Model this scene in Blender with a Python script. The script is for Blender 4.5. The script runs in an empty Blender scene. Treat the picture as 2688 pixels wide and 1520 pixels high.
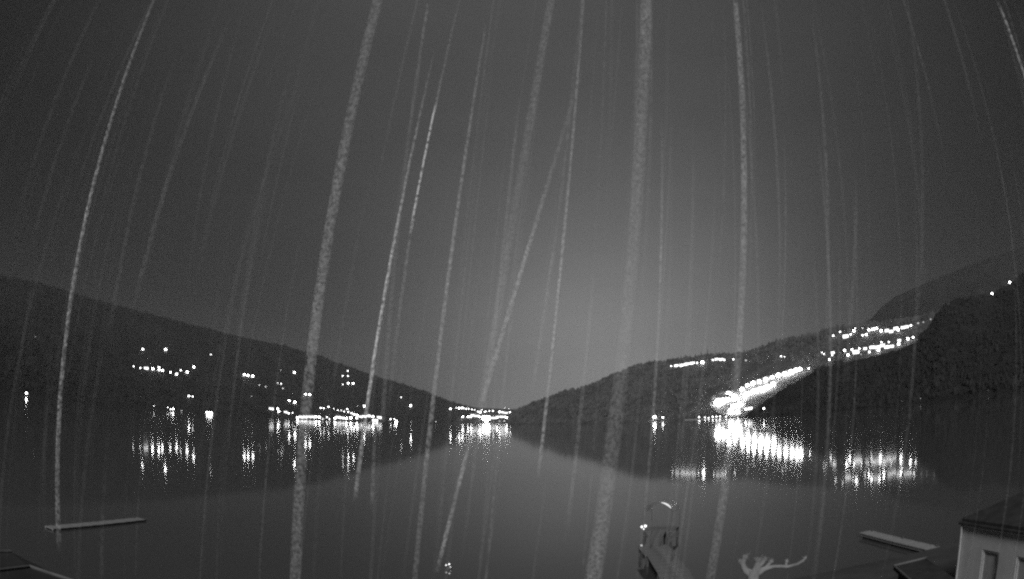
import bpy, bmesh, math, random
from mathutils import Vector, Matrix, noise
from mathutils.bvhtree import BVHTree
random.seed(7)
R = math.radians
S = bpy.context.scene
COL = S.collection

# ------------------------------------------------------------------ camera
CAM_Z = 9.0
FOC, K3, PITCH, ROLL = 1794.0, 0.13574, 0.19476, -0.00785     # wide surveillance lens with barrel distortion
CAM = Vector((0, 0, CAM_Z))
FW = Vector((0, math.cos(PITCH), math.sin(PITCH)))
UP0 = Vector((0, -math.sin(PITCH), math.cos(PITCH)))
RT = Vector((1, 0, 0)) * math.cos(ROLL) + UP0 * math.sin(ROLL)
UP = -Vector((1, 0, 0)) * math.sin(ROLL) + UP0 * math.cos(ROLL)
cd = bpy.data.cameras.new('camera')
cam = bpy.data.objects.new('camera', cd)
COL.objects.link(cam)
cd.type = 'PANO'
pc = cd if hasattr(cd, 'panorama_type') else cd.cycles
pc.panorama_type = 'FISHEYE_LENS_POLYNOMIAL'
cd.sensor_fit = 'HORIZONTAL'
cd.sensor_width = 36.0
FMM = FOC * 36.0 / 2688.0
pc.fisheye_fov = math.pi
pc.fisheye_polynomial_k0 = 0.0
pc.fisheye_polynomial_k1 = -1.0 / FMM
pc.fisheye_polynomial_k2 = 0.0
pc.fisheye_polynomial_k3 = -K3 / FMM ** 3
pc.fisheye_polynomial_k4 = 0.0
cd.clip_start = 0.05
cd.clip_end = 60000
m = Matrix((RT, UP, -FW)).transposed().to_4x4()
m.translation = CAM
cam.matrix_world = m
S.camera = cam

# ------------------------------------------------------------------ sky, stand-in for the camera's infrared lamp, exposure
SUN_EL, SUN_AZ = R(28), R(195)       # low light from behind and left of the camera
world = bpy.data.worlds.new('World')
S.world = world
world.use_nodes = True
nt = world.node_tree
nt.nodes.clear()
N = lambda t: nt.nodes.new(t)
Lk = nt.links.new
def wmath(op, a, b=None, c=None):
    n = N('ShaderNodeMath'); n.operation = op
    for i, v in enumerate((a, b, c)):
        if v is None: continue
        if isinstance(v, (int, float)): n.inputs[i].default_value = v
        else: Lk(v, n.inputs[i])
    return n.outputs[0]
tc = N('ShaderNodeTexCoord')
def glow(az, el, sig, amp):
    vm = N('ShaderNodeVectorMath'); vm.operation = 'DOT_PRODUCT'
    Lk(tc.outputs['Generated'], vm.inputs[0])
    vm.inputs[1].default_value = (math.sin(R(az)) * math.cos(R(el)), math.cos(R(az)) * math.cos(R(el)), math.sin(R(el)))
    a = wmath('ARCCOSINE', wmath('MINIMUM', vm.outputs['Value'], 0.99999))
    q = wmath('POWER', wmath('DIVIDE', a, R(sig)), 2.0)
    return wmath('MULTIPLY', wmath('EXPONENT', wmath('MULTIPLY', q, -1.0)), amp)
GLOWS = [(8.5, 2, 15.5, 0.192), (3, 38, 34, 0.062)]
BASE = 0.002
acc = None
for g in GLOWS:
    o = glow(*g)
    acc = o if acc is None else wmath('ADD', acc, o)
acc = wmath('ADD', acc, BASE)
# thin uneven cloud
nz = N('ShaderNodeTexNoise'); nz.inputs['Scale'].default_value = 3.0; nz.inputs['Detail'].default_value = 5.0
mp = N('ShaderNodeMapping'); mp.inputs['Scale'].default_value = (1, 1, 3)
Lk(tc.outputs['Generated'], mp.inputs['Vector']); Lk(mp.outputs['Vector'], nz.inputs['Vector'])
acc = wmath('MULTIPLY', acc, wmath('ADD', 0.84, wmath('MULTIPLY', nz.outputs['Fac'], 0.32)))
sky = N('ShaderNodeTexSky'); sky.sky_type = 'NISHITA'; sky.sun_disc = False
sky.sun_elevation = SUN_EL; sky.sun_rotation = SUN_AZ
bw = N('ShaderNodeRGBToBW'); Lk(sky.outputs['Color'], bw.inputs['Color'])
acc = wmath('ADD', acc, wmath('MULTIPLY', bw.outputs['Val'], 0.0008))
bg = N('ShaderNodeBackground'); Lk(acc, bg.inputs['Color']); bg.inputs['Strength'].default_value = 1.0
wo = N('ShaderNodeOutputWorld'); Lk(bg.outputs['Background'], wo.inputs['Surface'])

sd = bpy.data.lights.new('sun', 'SUN')  # sun lamp standing in for the camera's own infrared light
sd.energy = 1.8; sd.angle = R(10); sd.color = (1.0, 1.0, 1.0)
sun = bpy.data.objects.new('sun', sd); COL.objects.link(sun)
sdir = Vector((math.sin(SUN_AZ) * math.cos(SUN_EL), math.cos(SUN_AZ) * math.cos(SUN_EL), math.sin(SUN_EL)))
sun.rotation_euler = (-sdir).to_track_quat('-Z', 'Y').to_euler()
S.view_settings.view_transform = 'Standard'
S.view_settings.look = 'None'
S.view_settings.exposure = 0.12
S.view_settings.gamma = 1.0
S.view_settings.use_curve_mapping = False
S.cycles.max_bounces = 5
S.cycles.transparent_max_bounces = 48
S.cycles.volume_bounces = 0
S.cycles.caustics_reflective = False
S.cycles.sample_clamp_indirect = 4.0
S.cycles.sample_clamp_direct = 20.0
S.cycles.filter_width = 2.4
S.cycles.use_denoising = False      # keeps the fine grain of a night camera
S.render.film_transparent = False

# ------------------------------------------------------------------ pixel (of the 2688 x 1520 photo) -> ray
def ray(px, py):
    u, v = px - 1344.0, 760.0 - py
    r = math.hypot(u, v) / FOC
    th = r + K3 * r ** 3
    a = math.atan2(v, u)
    return (RT * (math.sin(th) * math.cos(a)) + UP * (math.sin(th) * math.sin(a)) + FW * math.cos(th)).normalized()
def azel(px, py):
    d = ray(px, py)
    return math.atan2(d.x, d.y), math.asin(d.z)
def on_z(px, py, z):
    d = ray(px, py)
    return CAM + d * ((z - CAM_Z) / d.z)
def at(px, py, dist):
    return CAM + ray(px, py) * dist
def on_plane(px, py, p, n):
    d = ray(px, py)
    return CAM + d * ((p - CAM).dot(n) / d.dot(n))
def az_of(px): return azel(px, 1100)[0]
PXR = 0.000557

# ------------------------------------------------------------------ materials
def newmat(name):
    mt = bpy.data.materials.new(name); mt.use_nodes = True
    t = mt.node_tree
    b = t.nodes.get('Principled BSDF')
    return mt, t, b
def rough_mat(name, v, var=0.25, scale=1.0, rough=0.85, bump=0.0, detail=6, dist=0.1, spec=0.3):
    mt, t, b = newmat(name)
    c = t.nodes.new('ShaderNodeTexCoord')
    n = t.nodes.new('ShaderNodeTexNoise'); n.inputs['Scale'].default_value = scale; n.inputs['Detail'].default_value = detail
    t.links.new(c.outputs['Object'], n.inputs['Vector'])
    cr = t.nodes.new('ShaderNodeValToRGB')
    cr.color_ramp.elements[0].position = 0.3; cr.color_ramp.elements[1].position = 0.7
    lo, hi = v * (1 - var), v * (1 + var)
    cr.color_ramp.elements[0].color = (lo, lo, lo, 1); cr.color_ramp.elements[1].color = (hi, hi, hi, 1)
    t.links.new(n.outputs['Fac'], cr.inputs['Fac']); t.links.new(cr.outputs['Color'], b.inputs['Base Color'])
    b.inputs['Roughness'].default_value = rough
    b.inputs['Specular IOR Level'].default_value = spec
    if bump:
        bp = t.nodes.new('ShaderNodeBump'); bp.inputs['Strength'].default_value = bump; bp.inputs['Distance'].default_value = dist
        t.links.new(n.outputs['Fac'], bp.inputs['Height']); t.links.new(bp.outputs['Normal'], b.inputs['Normal'])
    return mt
def lamp_mat(name, L):
    mt = bpy.data.materials.new(name); mt.use_nodes = True
    t = mt.node_tree; t.nodes.clear()
    e = t.nodes.new('ShaderNodeEmission'); e.inputs['Color'].default_value = (1, 1, 1, 1); e.inputs['Strength'].default_value = L
    o = t.nodes.new('ShaderNodeOutputMaterial'); t.links.new(e.outputs[0], o.inputs[0])
    return mt
M = dict(
    hill=rough_mat('glare_lit_slope', 0.10, 0.45, 0.012, bump=0.5, detail=12, dist=8, spec=0.05),  # lighter slope tone: glare from the view's middle put into the colour
    hilldark=rough_mat('slope_off_glare', 0.03, 0.3, 0.02, bump=0.8, detail=12, dist=10, spec=0.05),  # darker copy for the slopes away from that glare
    leaf=rough_mat('glare_lit_wood', 0.10, 0.4, 0.03, spec=0.05),  # trees lightened to match the glare painted into their slope
    leafdark=rough_mat('wood_off_glare', 0.03, 0.4, 0.03, spec=0.05),  # tree tone kept dark where the glare does not reach
    plaster=rough_mat('pale_plaster', 0.55, 0.12, 0.4),
    stone=rough_mat('retaining_stone', 0.45, 0.25, 0.3, bump=0.4),
    roof=rough_mat('roof_tiles', 0.10, 0.3, 1.0),
    steel=rough_mat('galvanised_steel', 0.12, 0.1, 2.0, rough=0.5),
    ground=rough_mat('lakeside_ground', 0.075, 0.3, 0.5, bump=0.3),
    nearwall=rough_mat('near_house_render', 0.58, 0.10, 1.6, bump=0.25, dist=0.03),
    nearroof=rough_mat('near_roof_tiles', 0.045, 0.3, 3.0, bump=0.3, dist=0.03),
    shutter=rough_mat('window_shutter', 0.40, 0.15, 6.0, rough=0.6),
    frame=rough_mat('window_frame_paint', 0.45, 0.08, 4.0, rough=0.5),
    deck=rough_mat('pier_boards', 0.33, 0.25, 3.0, bump=0.3, dist=0.02),
    wetdeck=rough_mat('wet_grey_boards', 0.26, 0.2, 3.0),
    darkdeck=rough_mat('wet_dark_boards', 0.2, 0.3, 3.0, rough=0.7),
    bark=rough_mat('plane_tree_bark', 0.26, 0.35, 3.5, bump=0.8, detail=8, dist=0.06),
    darkbark=rough_mat('dark_bark', 0.1, 0.3, 4.0),
    paleroof=rough_mat('pale_sheet_roof', 0.04, 0.25, 1.2, bump=0.2, dist=0.02),
    trim=rough_mat('pale_roof_trim', 0.16, 0.2, 3.0),
    floatm=rough_mat('buoy_plastic', 0.14, 0.2, 6.0, rough=0.4),
    lamp=lamp_mat('lamp_light', 26.0),
    lamp_small=lamp_mat('small_lamp_light', 11.0),
    lamp_dim=lamp_mat('dim_lamp_light', 4.0),
    lamp_faint=lamp_mat('faint_lamp_light', 0.9),
    flood=lamp_mat('floodlight_lens', 55.0),
    win=lamp_mat('lit_window_glass', 3.2),
    winhot=lamp_mat('floodlit_window_glass', 14.0),
    win_dim=lamp_mat('dim_window_glass', 1.2),
    small=lamp_mat('marker_light', 2.2),
    tube=lamp_mat('canopy_tube_light', 0.9),
)
# water
def water_mat():
    mt, t, b = newmat('lake_water')
    b.inputs['Base Color'].default_value = (0.075, 0.075, 0.075, 1)
    b.inputs['Roughness'].default_value = 0.06
    b.inputs['IOR'].default_value = 1.333
    c = t.nodes.new('ShaderNodeTexCoord')
    # broad patches of calmer and rippled water
    n2 = t.nodes.new('ShaderNodeTexNoise'); n2.inputs['Scale'].default_value = 0.006; n2.inputs['Detail'].default_value = 3
    t.links.new(c.outputs['Object'], n2.inputs['Vector'])
    mr = t.nodes.new('ShaderNodeMapRange'); mr.inputs[3].default_value = 0.048; mr.inputs[4].default_value = 0.062
    mr.inputs[1].default_value = 0.35; mr.inputs[2].default_value = 0.65
    t.links.new(n2.outputs['Fac'], mr.inputs[0]); t.links.new(mr.outputs[0], b.inputs['Roughness'])
    return mt
M['water'] = water_mat()

# ------------------------------------------------------------------ helpers
def mesh_obj(name, verts, faces, mat, parent=None, smooth=False):
    me = bpy.data.meshes.new(name)
    me.from_pydata([tuple(v) for v in verts], [], faces)
    me.validate(); me.update()
    if smooth:
        me.polygons.foreach_set('use_smooth', [True] * len(me.polygons))
    me.materials.append(mat)
    o = bpy.data.objects.new(name, me); COL.objects.link(o)
    if parent: o.parent = parent
    return o
def share(name, me, parent, loc=(0, 0, 0), scale=(1, 1, 1), rot=(0, 0, 0)):
    o = bpy.data.objects.new(name, me); COL.objects.link(o); o.parent = parent
    o.location = loc; o.scale = scale; o.rotation_euler = rot
    return o
def empty(name, loc, rz=0):
    o = bpy.data.objects.new(name, None); COL.objects.link(o); o.location = loc; o.rotation_euler = (0, 0, rz)
    o.empty_display_size = 1
    return o
def tag(o, label=None, cat=None, group=None, kind=None):
    if label: o['label'] = label
    if cat: o['category'] = cat
    if group: o['group'] = group
    if kind: o['kind'] = kind
    return o
def box_vf(x0, x1, y0, y1, z0, z1):
    v = [(x0, y0, z0), (x1, y0, z0), (x1, y1, z0), (x0, y1, z0), (x0, y0, z1), (x1, y0, z1), (x1, y1, z1), (x0, y1, z1)]
    f = [(3, 2, 1, 0), (4, 5, 6, 7), (0, 1, 5, 4), (1, 2, 6, 5), (2, 3, 7, 6), (3, 0, 4, 7)]
    return v, f
def box(name, b, mat, parent=None):
    v, f = box_vf(*b); return mesh_obj(name, v, f, mat, parent)
def tube_vf(pts, rads, seg=8, cap=True):
    """tube through 3D points with a radius at each"""
    V, F = [], []
    pts = [Vector(p) for p in pts]
    ref = Vector((0.3, 0.9, 0.2)).normalized()
    for i, p in enumerate(pts):
        d = (pts[min(i + 1, len(pts) - 1)] - pts[max(i - 1, 0)]).normalized()
        a = d.cross(ref)
        if a.length < 1e-3: a = d.cross(Vector((0, 0, 1)))
        a.normalize(); b = d.cross(a)
        for k in range(seg):
            t = 2 * math.pi * k / seg
            V.append(p + (a * math.cos(t) + b * math.sin(t)) * rads[i])
    for i in range(len(pts) - 1):
        for k in range(seg):
            k2 = (k + 1) % seg
            F.append((i * seg + k, i * seg + k2, (i + 1) * seg + k2, (i + 1) * seg + k))
    if cap:
        F.append(tuple(range(seg))[::-1]); F.append(tuple((len(pts) - 1) * seg + k for k in range(seg)))
    return V, F
def merge(parts):
    V, F = [], []
    for v, f in parts:
        n = len(V); V += [tuple(p) for p in v]; F += [tuple(i + n for i in q) for q in f]
    return V, F
def interp(tab, x):
    if x <= tab[0][0]: return tab[0][1]
    for (a, va), (b, vb) in zip(tab, tab[1:]):
        if x <= b: return va + (vb - va) * (x - a) / (b - a)
    return tab[-1][1]
ORD = ['first', 'second', 'third', 'fourth', 'fifth', 'sixth', 'seventh', 'eighth', 'ninth', 'tenth', 'eleventh', 'twelfth',
       'thirteenth', 'fourteenth', 'fifteenth', 'sixteenth', 'seventeenth', 'eighteenth', 'nineteenth', 'twentieth',
       'twenty-first', 'twenty-second', 'twenty-third', 'twenty-fourth', 'twenty-fifth', 'twenty-sixth', 'twenty-seventh',
       'twenty-eighth', 'twenty-ninth', 'thirtieth']

# ------------------------------------------------------------------ water and hills
def disc(name, rad, z, mat):
    V = [(0, 0, z)]; F = []
    n = 96
    for i in range(n):
        a = 2 * math.pi * i / n; V.append((rad * math.sin(a), rad * math.cos(a), z))
    for i in range(n): F.append((0, 1 + (i + 1) % n, 1 + i))
    return mesh_obj(name, V, F, mat)
lake = disc('lake_water', 14000, 0.0, M['water']); tag(lake, kind='structure')

ALLV, ALLF = [], []
GRID = {}
def hill(name, sil, shore, ridge, prof=1.6, n_az=260, n_s=46, rough=1.0, mat='hill', seed=0, back=1.35):
    """sil: ridge outline as photo pixels; shore / ridge: distance (m) against pixel column"""
    cols = []
    for px, py in sil:
        a, e = azel(px, py)
        cols.append((a, e, interp(shore, px), interp(ridge, px)))
    A = [c[0] for c in cols]
    te = [(c[0], c[1]) for c in cols]; ts = [(c[0], c[2]) for c in cols]; tr = [(c[0], c[3]) for c in cols]
    V, F = [], []
    nb = 8
    for i in range(n_az + 1):
        a = A[0] + (A[-1] - A[0]) * i / n_az
        e, d0, d1 = interp(te, a), interp(ts, a), interp(tr, a)
        d0 *= 1 + 0.02 * noise.noise(Vector((a * 30, seed, 1)))
        z1 = CAM_Z + math.tan(e) * d1
        zend = 0
        for j in range(n_s + nb + 1):
            if j <= n_s:
                s = j / n_s
                d = d0 + (d1 - d0) * s
                z = -1.5 + (z1 + 1.5) * (0.30 * s + 0.70 * s ** prof)
                w = math.sin(math.pi * min(1, s)) ** 0.5 if 0 < s < 1 else 0
                p = Vector((math.sin(a) * d / 260, math.cos(a) * d / 260, seed))
                z += w * rough * (z1 * 0.06) * noise.fractal(p, 1.0, 2.2, 5)
                if s > 0.02: z = max(z, 0.6)
                # crest unevenness
                if s > 0.9: z += rough * 3.0 * noise.noise(Vector((a * 120, s * 3, seed + 5))) * (s - 0.9) * 10
            else:
                q = (j - n_s) / nb
                d = d1 * (1 + (back - 1) * q)
                z = z1 * (1 - 0.75 * q) - 2 * q
            V.append((math.sin(a) * d, math.cos(a) * d, z))
    k = n_s + nb + 1
    for i in range(n_az):
        for j in range(k - 1):
            F.append((i * k + j, (i + 1) * k + j, (i + 1) * k + j + 1, i * k + j + 1))
    o = mesh_obj(name, V, F, M[mat], smooth=True)
    tag(o, kind='structure')
    n = len(ALLV)
    ALLV.extend([Vector(v) for v in V]); ALLF.extend([tuple(q + n for q in f) for f in F])
    return o, V, k, n_az, n_s
SIL_L = [(-260, 700), (0, 722), (100, 742), (200, 772), (330, 808), (480, 846), (620, 882), (740, 906), (848, 937), (885, 953), (919, 963),
         (974, 983), (1020, 998), (1060, 1009), (1110, 1026), (1161, 1045), (1212, 1063), (1250, 1074), (1290, 1082)]
SH_L = [(-260, 1000), (69, 1500), (400, 2300), (549, 2600), (780, 3200), (1040, 4000), (1290, 4500)]
RG_L = [(-260, 3000), (0, 3600), (500, 4400), (850, 5200), (1290, 5600)]
hill_left = hill('mountain_left', SIL_L, SH_L, RG_L, prof=1.9, seed=1, mat='hilldark')
SIL_C = [(1100, 1050), (1170, 1060), (1230, 1068), (1290, 1072), (1340, 1074), (1420, 1076), (1500, 1074)]
hill_mid = hill('far_valley_ground', SIL_C, [(1100, 4280), (1500, 4350)], [(1100, 6200), (1500, 6200)], prof=1.1, n_az=60, n_s=30, rough=0.4, seed=2)
SIL_R = [(1336, 1106), (1342, 1092), (1350, 1081), (1380, 1069), (1402, 1060), (1436, 1048), (1486, 1028), (1538, 1018), (1585, 998), (1624, 980), (1663, 964),
         (1702, 955), (1757, 950), (1794, 943), (1859, 935), (1911, 933), (1972, 925), (2008, 912), (2047, 895), (2119, 882), (2187, 866),
         (2242, 856), (2300, 850), (2380, 843), (2435, 830), (2480, 822), (2560, 815)]
SH_R = [(1336, 2600), (1450, 2300), (1600, 2000), (1800, 1800), (1950, 1580), (2100, 1400), (2300, 1320), (2560, 1300)]
RG_R = [(1336, 2680), (1450, 2700), (1600, 2500), (1800, 2350), (2000, 2150), (2200, 1950), (2560, 1800)]
hill_right = hill('wooded_hill', SIL_R, SH_R, RG_R, prof=1.3, seed=3)
SIL_N = [(1935, 1104), (1957, 1090), (2002, 1058), (2041, 1030), (2093, 1000), (2123, 983), (2171, 962), (2214, 952), (2283, 938), (2352, 920),
         (2407, 897), (2435, 860), (2462, 820), (2517, 786), (2600, 776), (2655, 744), (2688, 722), (2780, 690), (2960, 640)]
SH_N = [(1935, 1350), (2050, 1150), (2300, 950), (2688, 700), (2960, 600)]
RG_N = [(1935, 1400), (2093, 1330), (2400, 1250), (2460, 1280), (2688, 1500), (2960, 1500)]
hill_near = hill('dark_hillside', SIL_N, SH_N, RG_N, prof=1.4, seed=4, mat='hilldark')
SIL_F = [(2200, 870), (2270, 846), (2292, 832), (2311, 808), (2352, 777), (2407, 753), (2448, 736), (2520, 706), (2600, 676), (2688, 650), (2960, 560)]
hill_far = hill('mountain_far', SIL_F, [(2200, 2900), (2960, 2500)], [(2200, 5200), (2960, 4600)], prof=1.6, n_az=120, seed=6, mat='hilldark')
BVH = BVHTree.FromPolygons(ALLV, ALLF)
def ground_z(x, y):
    h = BVH.ray_cast(Vector((x, y, 3000)), Vector((0, 0, -1)))
    return max(0.0, h[0].z) if h[0] else 0.0

# near bank
def near_bank():
    shore = [(-400, 0), (-120, 8), (-60, 14), (-20, 24), (5, 30), (18, 29), (30, 28), (58, 29), (90, 40), (170, 80), (300, 150), (600, 250)]
    V, F = [], []
    xs = [p[0] for p in shore]
    fine = []
    for i in range(121):
        x = -400 + 1000 * i / 120
        fine.append((x, interp(shore, x) + 0.8 * noise.noise(Vector((x * 0.2, 0, 0)))))
    rows = [(-300, 1.2), (-40, 1.2), (-6, 1.1), (-1.2, 0.9), (0, 0.35), (0.6, -0.6)]
    for x, ys in fine:
        for dy, z in rows:
            V.append((x, max(-300, ys + dy), z + (0.1 * noise.noise(Vector((x * .3, dy, 2))) if dy > -10 else 0)))
    k = len(rows)
    for i in range(len(fine) - 1):
        for j in range(k - 1):
            F.append((i * k + j, (i + 1) * k + j, (i + 1) * k + j + 1, i * k + j + 1))
    o = mesh_obj('lakeside_ground', V, F, M['ground']); tag(o, kind='structure')
near_bank()

# ------------------------------------------------------------------ forest on the slopes
CLEAR = {}
def note_clear(p, r):
    D = (p - CAM).length
    a, e = math.atan2(p.x, p.y), math.asin((p.z - CAM_Z) / D)
    for k in range(int((a - r * PXR * 2) / .004), int((a + r * PXR * 2) / .004) + 1):
        CLEAR.setdefault(k, []).append((a, e, D, r * PXR))
def in_clearing(p):
    D = (p - CAM).length
    a, e = math.atan2(p.x, p.y), math.asin((p.z - CAM_Z) / D)
    et = math.asin((p.z + 14 - CAM_Z) / D)
    for (a0, e0, D0, r) in CLEAR.get(int(a / .004), []):
        if D < D0 + 25 and abs(a - a0) < r + 4 / D and e < e0 + r and et > e0 - r: return True
    return False
def forest(name, hl, count, hmin, hmax, seed, s0=0.05, s1=1.02, label='', mat='leaf'):
    rnd = random.Random(seed)
    o, V, k, na, ns = hl
    W, F = [], []
    for _ in range(count):
        i = rnd.random() * (na - 1)
        s = s0 + (s1 - s0) * (1 - (1 - rnd.random()) ** 1.0)
        if rnd.random() < 0.3: s = 0.93 + rnd.random() * 0.09
        j = s * ns
        i0, j0 = int(i), int(j)
        if j0 >= k - 1: continue
        fi, fj = i - i0, j - j0
        P = [Vector(V[(i0 + a) * k + j0 + b]) for a, b in ((0, 0), (1, 0), (0, 1), (1, 1))]
        p = (P[0] * (1 - fi) + P[1] * fi) * (1 - fj) + (P[2] * (1 - fi) + P[3] * fi) * fj
        if p.z < 0.5: continue
        if in_clearing(p): continue
        h = rnd.uniform(hmin, hmax); w = h * rnd.uniform(0.28, 0.48)
        nb = len(W); seg = 5
        t0 = rnd.random() * 6
        conif = rnd.random() < 0.5
        for r_, z_ in ((w * 0.75, 0.0), (w, h * 0.35), (w * (0.45 if conif else 0.8), h * 0.7)):
            for q in range(seg):
                t = t0 + 2 * math.pi * q / seg
                rr = r_ * rnd.uniform(0.75, 1.2)
                W.append((p.x + math.cos(t) * rr, p.y + math.sin(t) * rr, p.z - 1 + z_ + h * rnd.uniform(-.05, .05)))
        W.append((p.x + rnd.uniform(-1, 1), p.y, p.z + h * (1 if conif else 0.9)))
        for lv in range(2):
            for q in range(seg):
                a, b = nb + lv * seg + q, nb + lv * seg + (q + 1) % seg
                F.append((a, b, b + seg, a + seg))
        for q in range(seg): F.append((nb + 2 * seg + q, nb + 2 * seg + (q + 1) % seg, nb + 3 * seg))
    f = mesh_obj(name, W, F, M[mat])
    tag(f, label, 'forest', kind='stuff')
# ------------------------------------------------------------------ lights of the shores
def ico(name, mat, sub=1, sz=1.0):
    bm = bmesh.new(); bmesh.ops.create_icosphere(bm, subdivisions=sub, radius=1.0)
    for v in bm.verts: v.co.z *= sz
    me = bpy.data.meshes.new(name); bm.to_mesh(me); bm.free(); me.materials.append(mat); return me
def cyl_mesh(name, mat, seg=6):
    V, F = tube_vf([(0, 0, 0), (0, 0, 1)], [1, 0.6], seg)
    me = bpy.data.meshes.new(name); me.from_pydata([tuple(v) for v in V], [], F); me.materials.append(mat); return me
def box_mesh(name, b, mat):
    V, F = box_vf(*b)
    me = bpy.data.meshes.new(name); me.from_pydata(V, [], F); me.materials.append(mat); return me
G = {k: ico('lamp_globe', M[k], 1, 0.8) for k in ('lamp', 'lamp_small', 'lamp_dim', 'lamp_faint', 'flood')}
POLE = cyl_mesh('pole', M['steel'])
CAPM = ico('lamp_cap', M['steel'], 1, 0.35)
WALLM = box_mesh('wall', (-.5, .5, 0, 1, 0, 1), M['plaster'])
WINM = {k: box_mesh('window', (-.5, .5, -.02, .02, -.5, .5), M[k]) for k in ('win', 'win_dim', 'winhot')}
_v = [(-.56, -.08, 0), (.56, -.08, 0), (.56, 1.08, 0), (-.56, 1.08, 0), (-.5, .5, 1), (.5, .5, 1)]
_f = [(0, 1, 5, 4), (2, 3, 4, 5), (0, 4, 3), (1, 2, 5), (3, 2, 1, 0)]
ROOFM = bpy.data.meshes.new('roof'); ROOFM.from_pydata(_v, [], _f); ROOFM.materials.append(M['roof'])

def hit(px, py):
    d = ray(px, py)
    h = BVH.ray_cast(CAM, d)
    if h[0] is None: return None
    if d.z < 0:
        t = -CAM_Z / d.z
        if t < h[3]: return None
    return h[0]
def place(px, py, lift, r=7):
    """a point on the view ray that stands LIFT metres above the slope"""
    d = ray(px, py)
    P = None
    for dy in (0, 1.5, 3, 5, 8, 12, 18, 26):
        P = hit(px, py + dy)
        if P is not None: break
    if P is None: P = CAM + d * 1500
    D = (P - CAM).length
    best = CAM + d * D
    for q in range(60):
        t = D * (1 - q * 0.004)
        p = CAM + d * t
        if p.z - ground_z(p.x, p.y) >= lift: best = p; break
    g = ground_z(best.x, best.y)
    if g < 0.4:     # would stand in the lake: step back on to the shore
        for q in range(80):
            b2 = CAM + d * ((best - CAM).length + q * 6)
            if ground_z(b2.x, b2.y) > 0.4:
                best = Vector((b2.x, b2.y, b2.z)); g = ground_z(b2.x, b2.y); break
    note_clear(best, r)
    return best, g
GAMMA_L = []
def street_lamp(px, py, r, label, group, kind='lamp', lift=6.0):
    p, g = place(px, py, lift, r * 1.2 + 3)
    D = (p - CAM).length
    rad = max(0.25, min(6.0, r * (0.34 + 0.04 * min(r, 6)) * PXR * D))
    top = max(p.z, g + rad + 1.0)
    o = empty('street_lamp', (p.x, p.y, g)); tag(o, label, 'street lamp', group)
    share('pole', POLE, o, (0, 0, -0.5), (rad * .18, rad * .18, top - g + 0.5))
    share('lamp_globe', G[kind], o, (0, 0, top - g), (rad, rad, rad))
    share('lamp_cap', CAPM, o, (0, 0, top - g + rad * 0.95), (rad * .8, rad * .8, rad * .8))
    return o
def lit_house(px, py, r, label, group, kind='win', wide=2.35, tall=1.3, cat='house'):
    p, g = place(px, py, 3.0, r * 1.3 + 3)
    D = (p - CAM).length
    W = r * wide * PXR * D * 0.9; H = r * tall * PXR * D * 0.95
    W, H = max(W, 3.0), max(H, 2.6)
    g2 = min(g, p.z - H * 0.45)
    a = math.atan2(p.x, p.y)
    o = empty('lit_house', (p.x, p.y, g2), -a); tag(o, label, cat, group)
    dep = min(W * 0.8, 12)
    share('wall', WALLM, o, (0, 0, -1), (W, dep, p.z - g2 + H * 0.55 + 1))
    share('roof', ROOFM, o, (0, 0, p.z - g2 + H * 0.55), (W, dep, H * 0.4))
    n = 2 if W < 14 else 3
    for i in range(n):
        x = (i - (n - 1) / 2) * W / n
        share('window', WINM[kind], o, (x, -0.12, p.z - g2), (W / n * 0.72, 1.0, H * 0.8))
    return o
def cluster(phrase, group_l, group_h, pts, defkind='mix', dim=False):
    """pts: (x, y, r[, kind]) ; labels count from the left inside each kind"""
    pts = sorted(pts, key=lambda q: q[0])
    L = [q for q in pts if not (len(q) > 3 and q[3] == 'H')]
    Hs = [q for q in pts if (len(q) > 3 and q[3] == 'H')]
    for i, q in enumerate(L):
        kd = 'lamp' if q[2] >= (4.9 if 'right hill village' in phrase or 'terrace' in phrase else 3.7) else 'lamp_small'
        if len(q) > 3 and q[3] == 'D': kd = 'lamp_dim'
        if len(q) > 3 and q[3] == 'F': kd = 'lamp_faint'
        size = {'lamp_dim': 'dim', 'lamp_faint': 'faint'}.get(kd) or ('tiny' if q[2] < 2.2 else 'small' if q[2] < 4 else 'bright' if q[2] < 6 else 'glaring')
        pos = ORD[i] + ' from the left' if len(L) > 1 else 'alone there'
        if len(L) > 1 and i == len(L) - 1: pos = 'rightmost'
        if len(L) > 1 and i == 0: pos = 'leftmost'
        street_lamp(q[0], q[1], q[2], f'{size} lamp {phrase}, {pos}', group_l, kd)
    for i, q in enumerate(Hs):
        pos = ORD[i] + ' from the left' if len(Hs) > 1 else 'alone there'
        if len(Hs) > 1 and i == len(Hs) - 1: pos = 'rightmost'
        if len(Hs) > 1 and i == 0: pos = 'leftmost'
        size = 'large' if q[2] > 6.5 else 'small' if q[2] < 4.6 else 'mid-sized'
        lit_house(q[0], q[1], q[2], f'{size} lit house {phrase}, {pos}', group_h, 'win')

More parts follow.
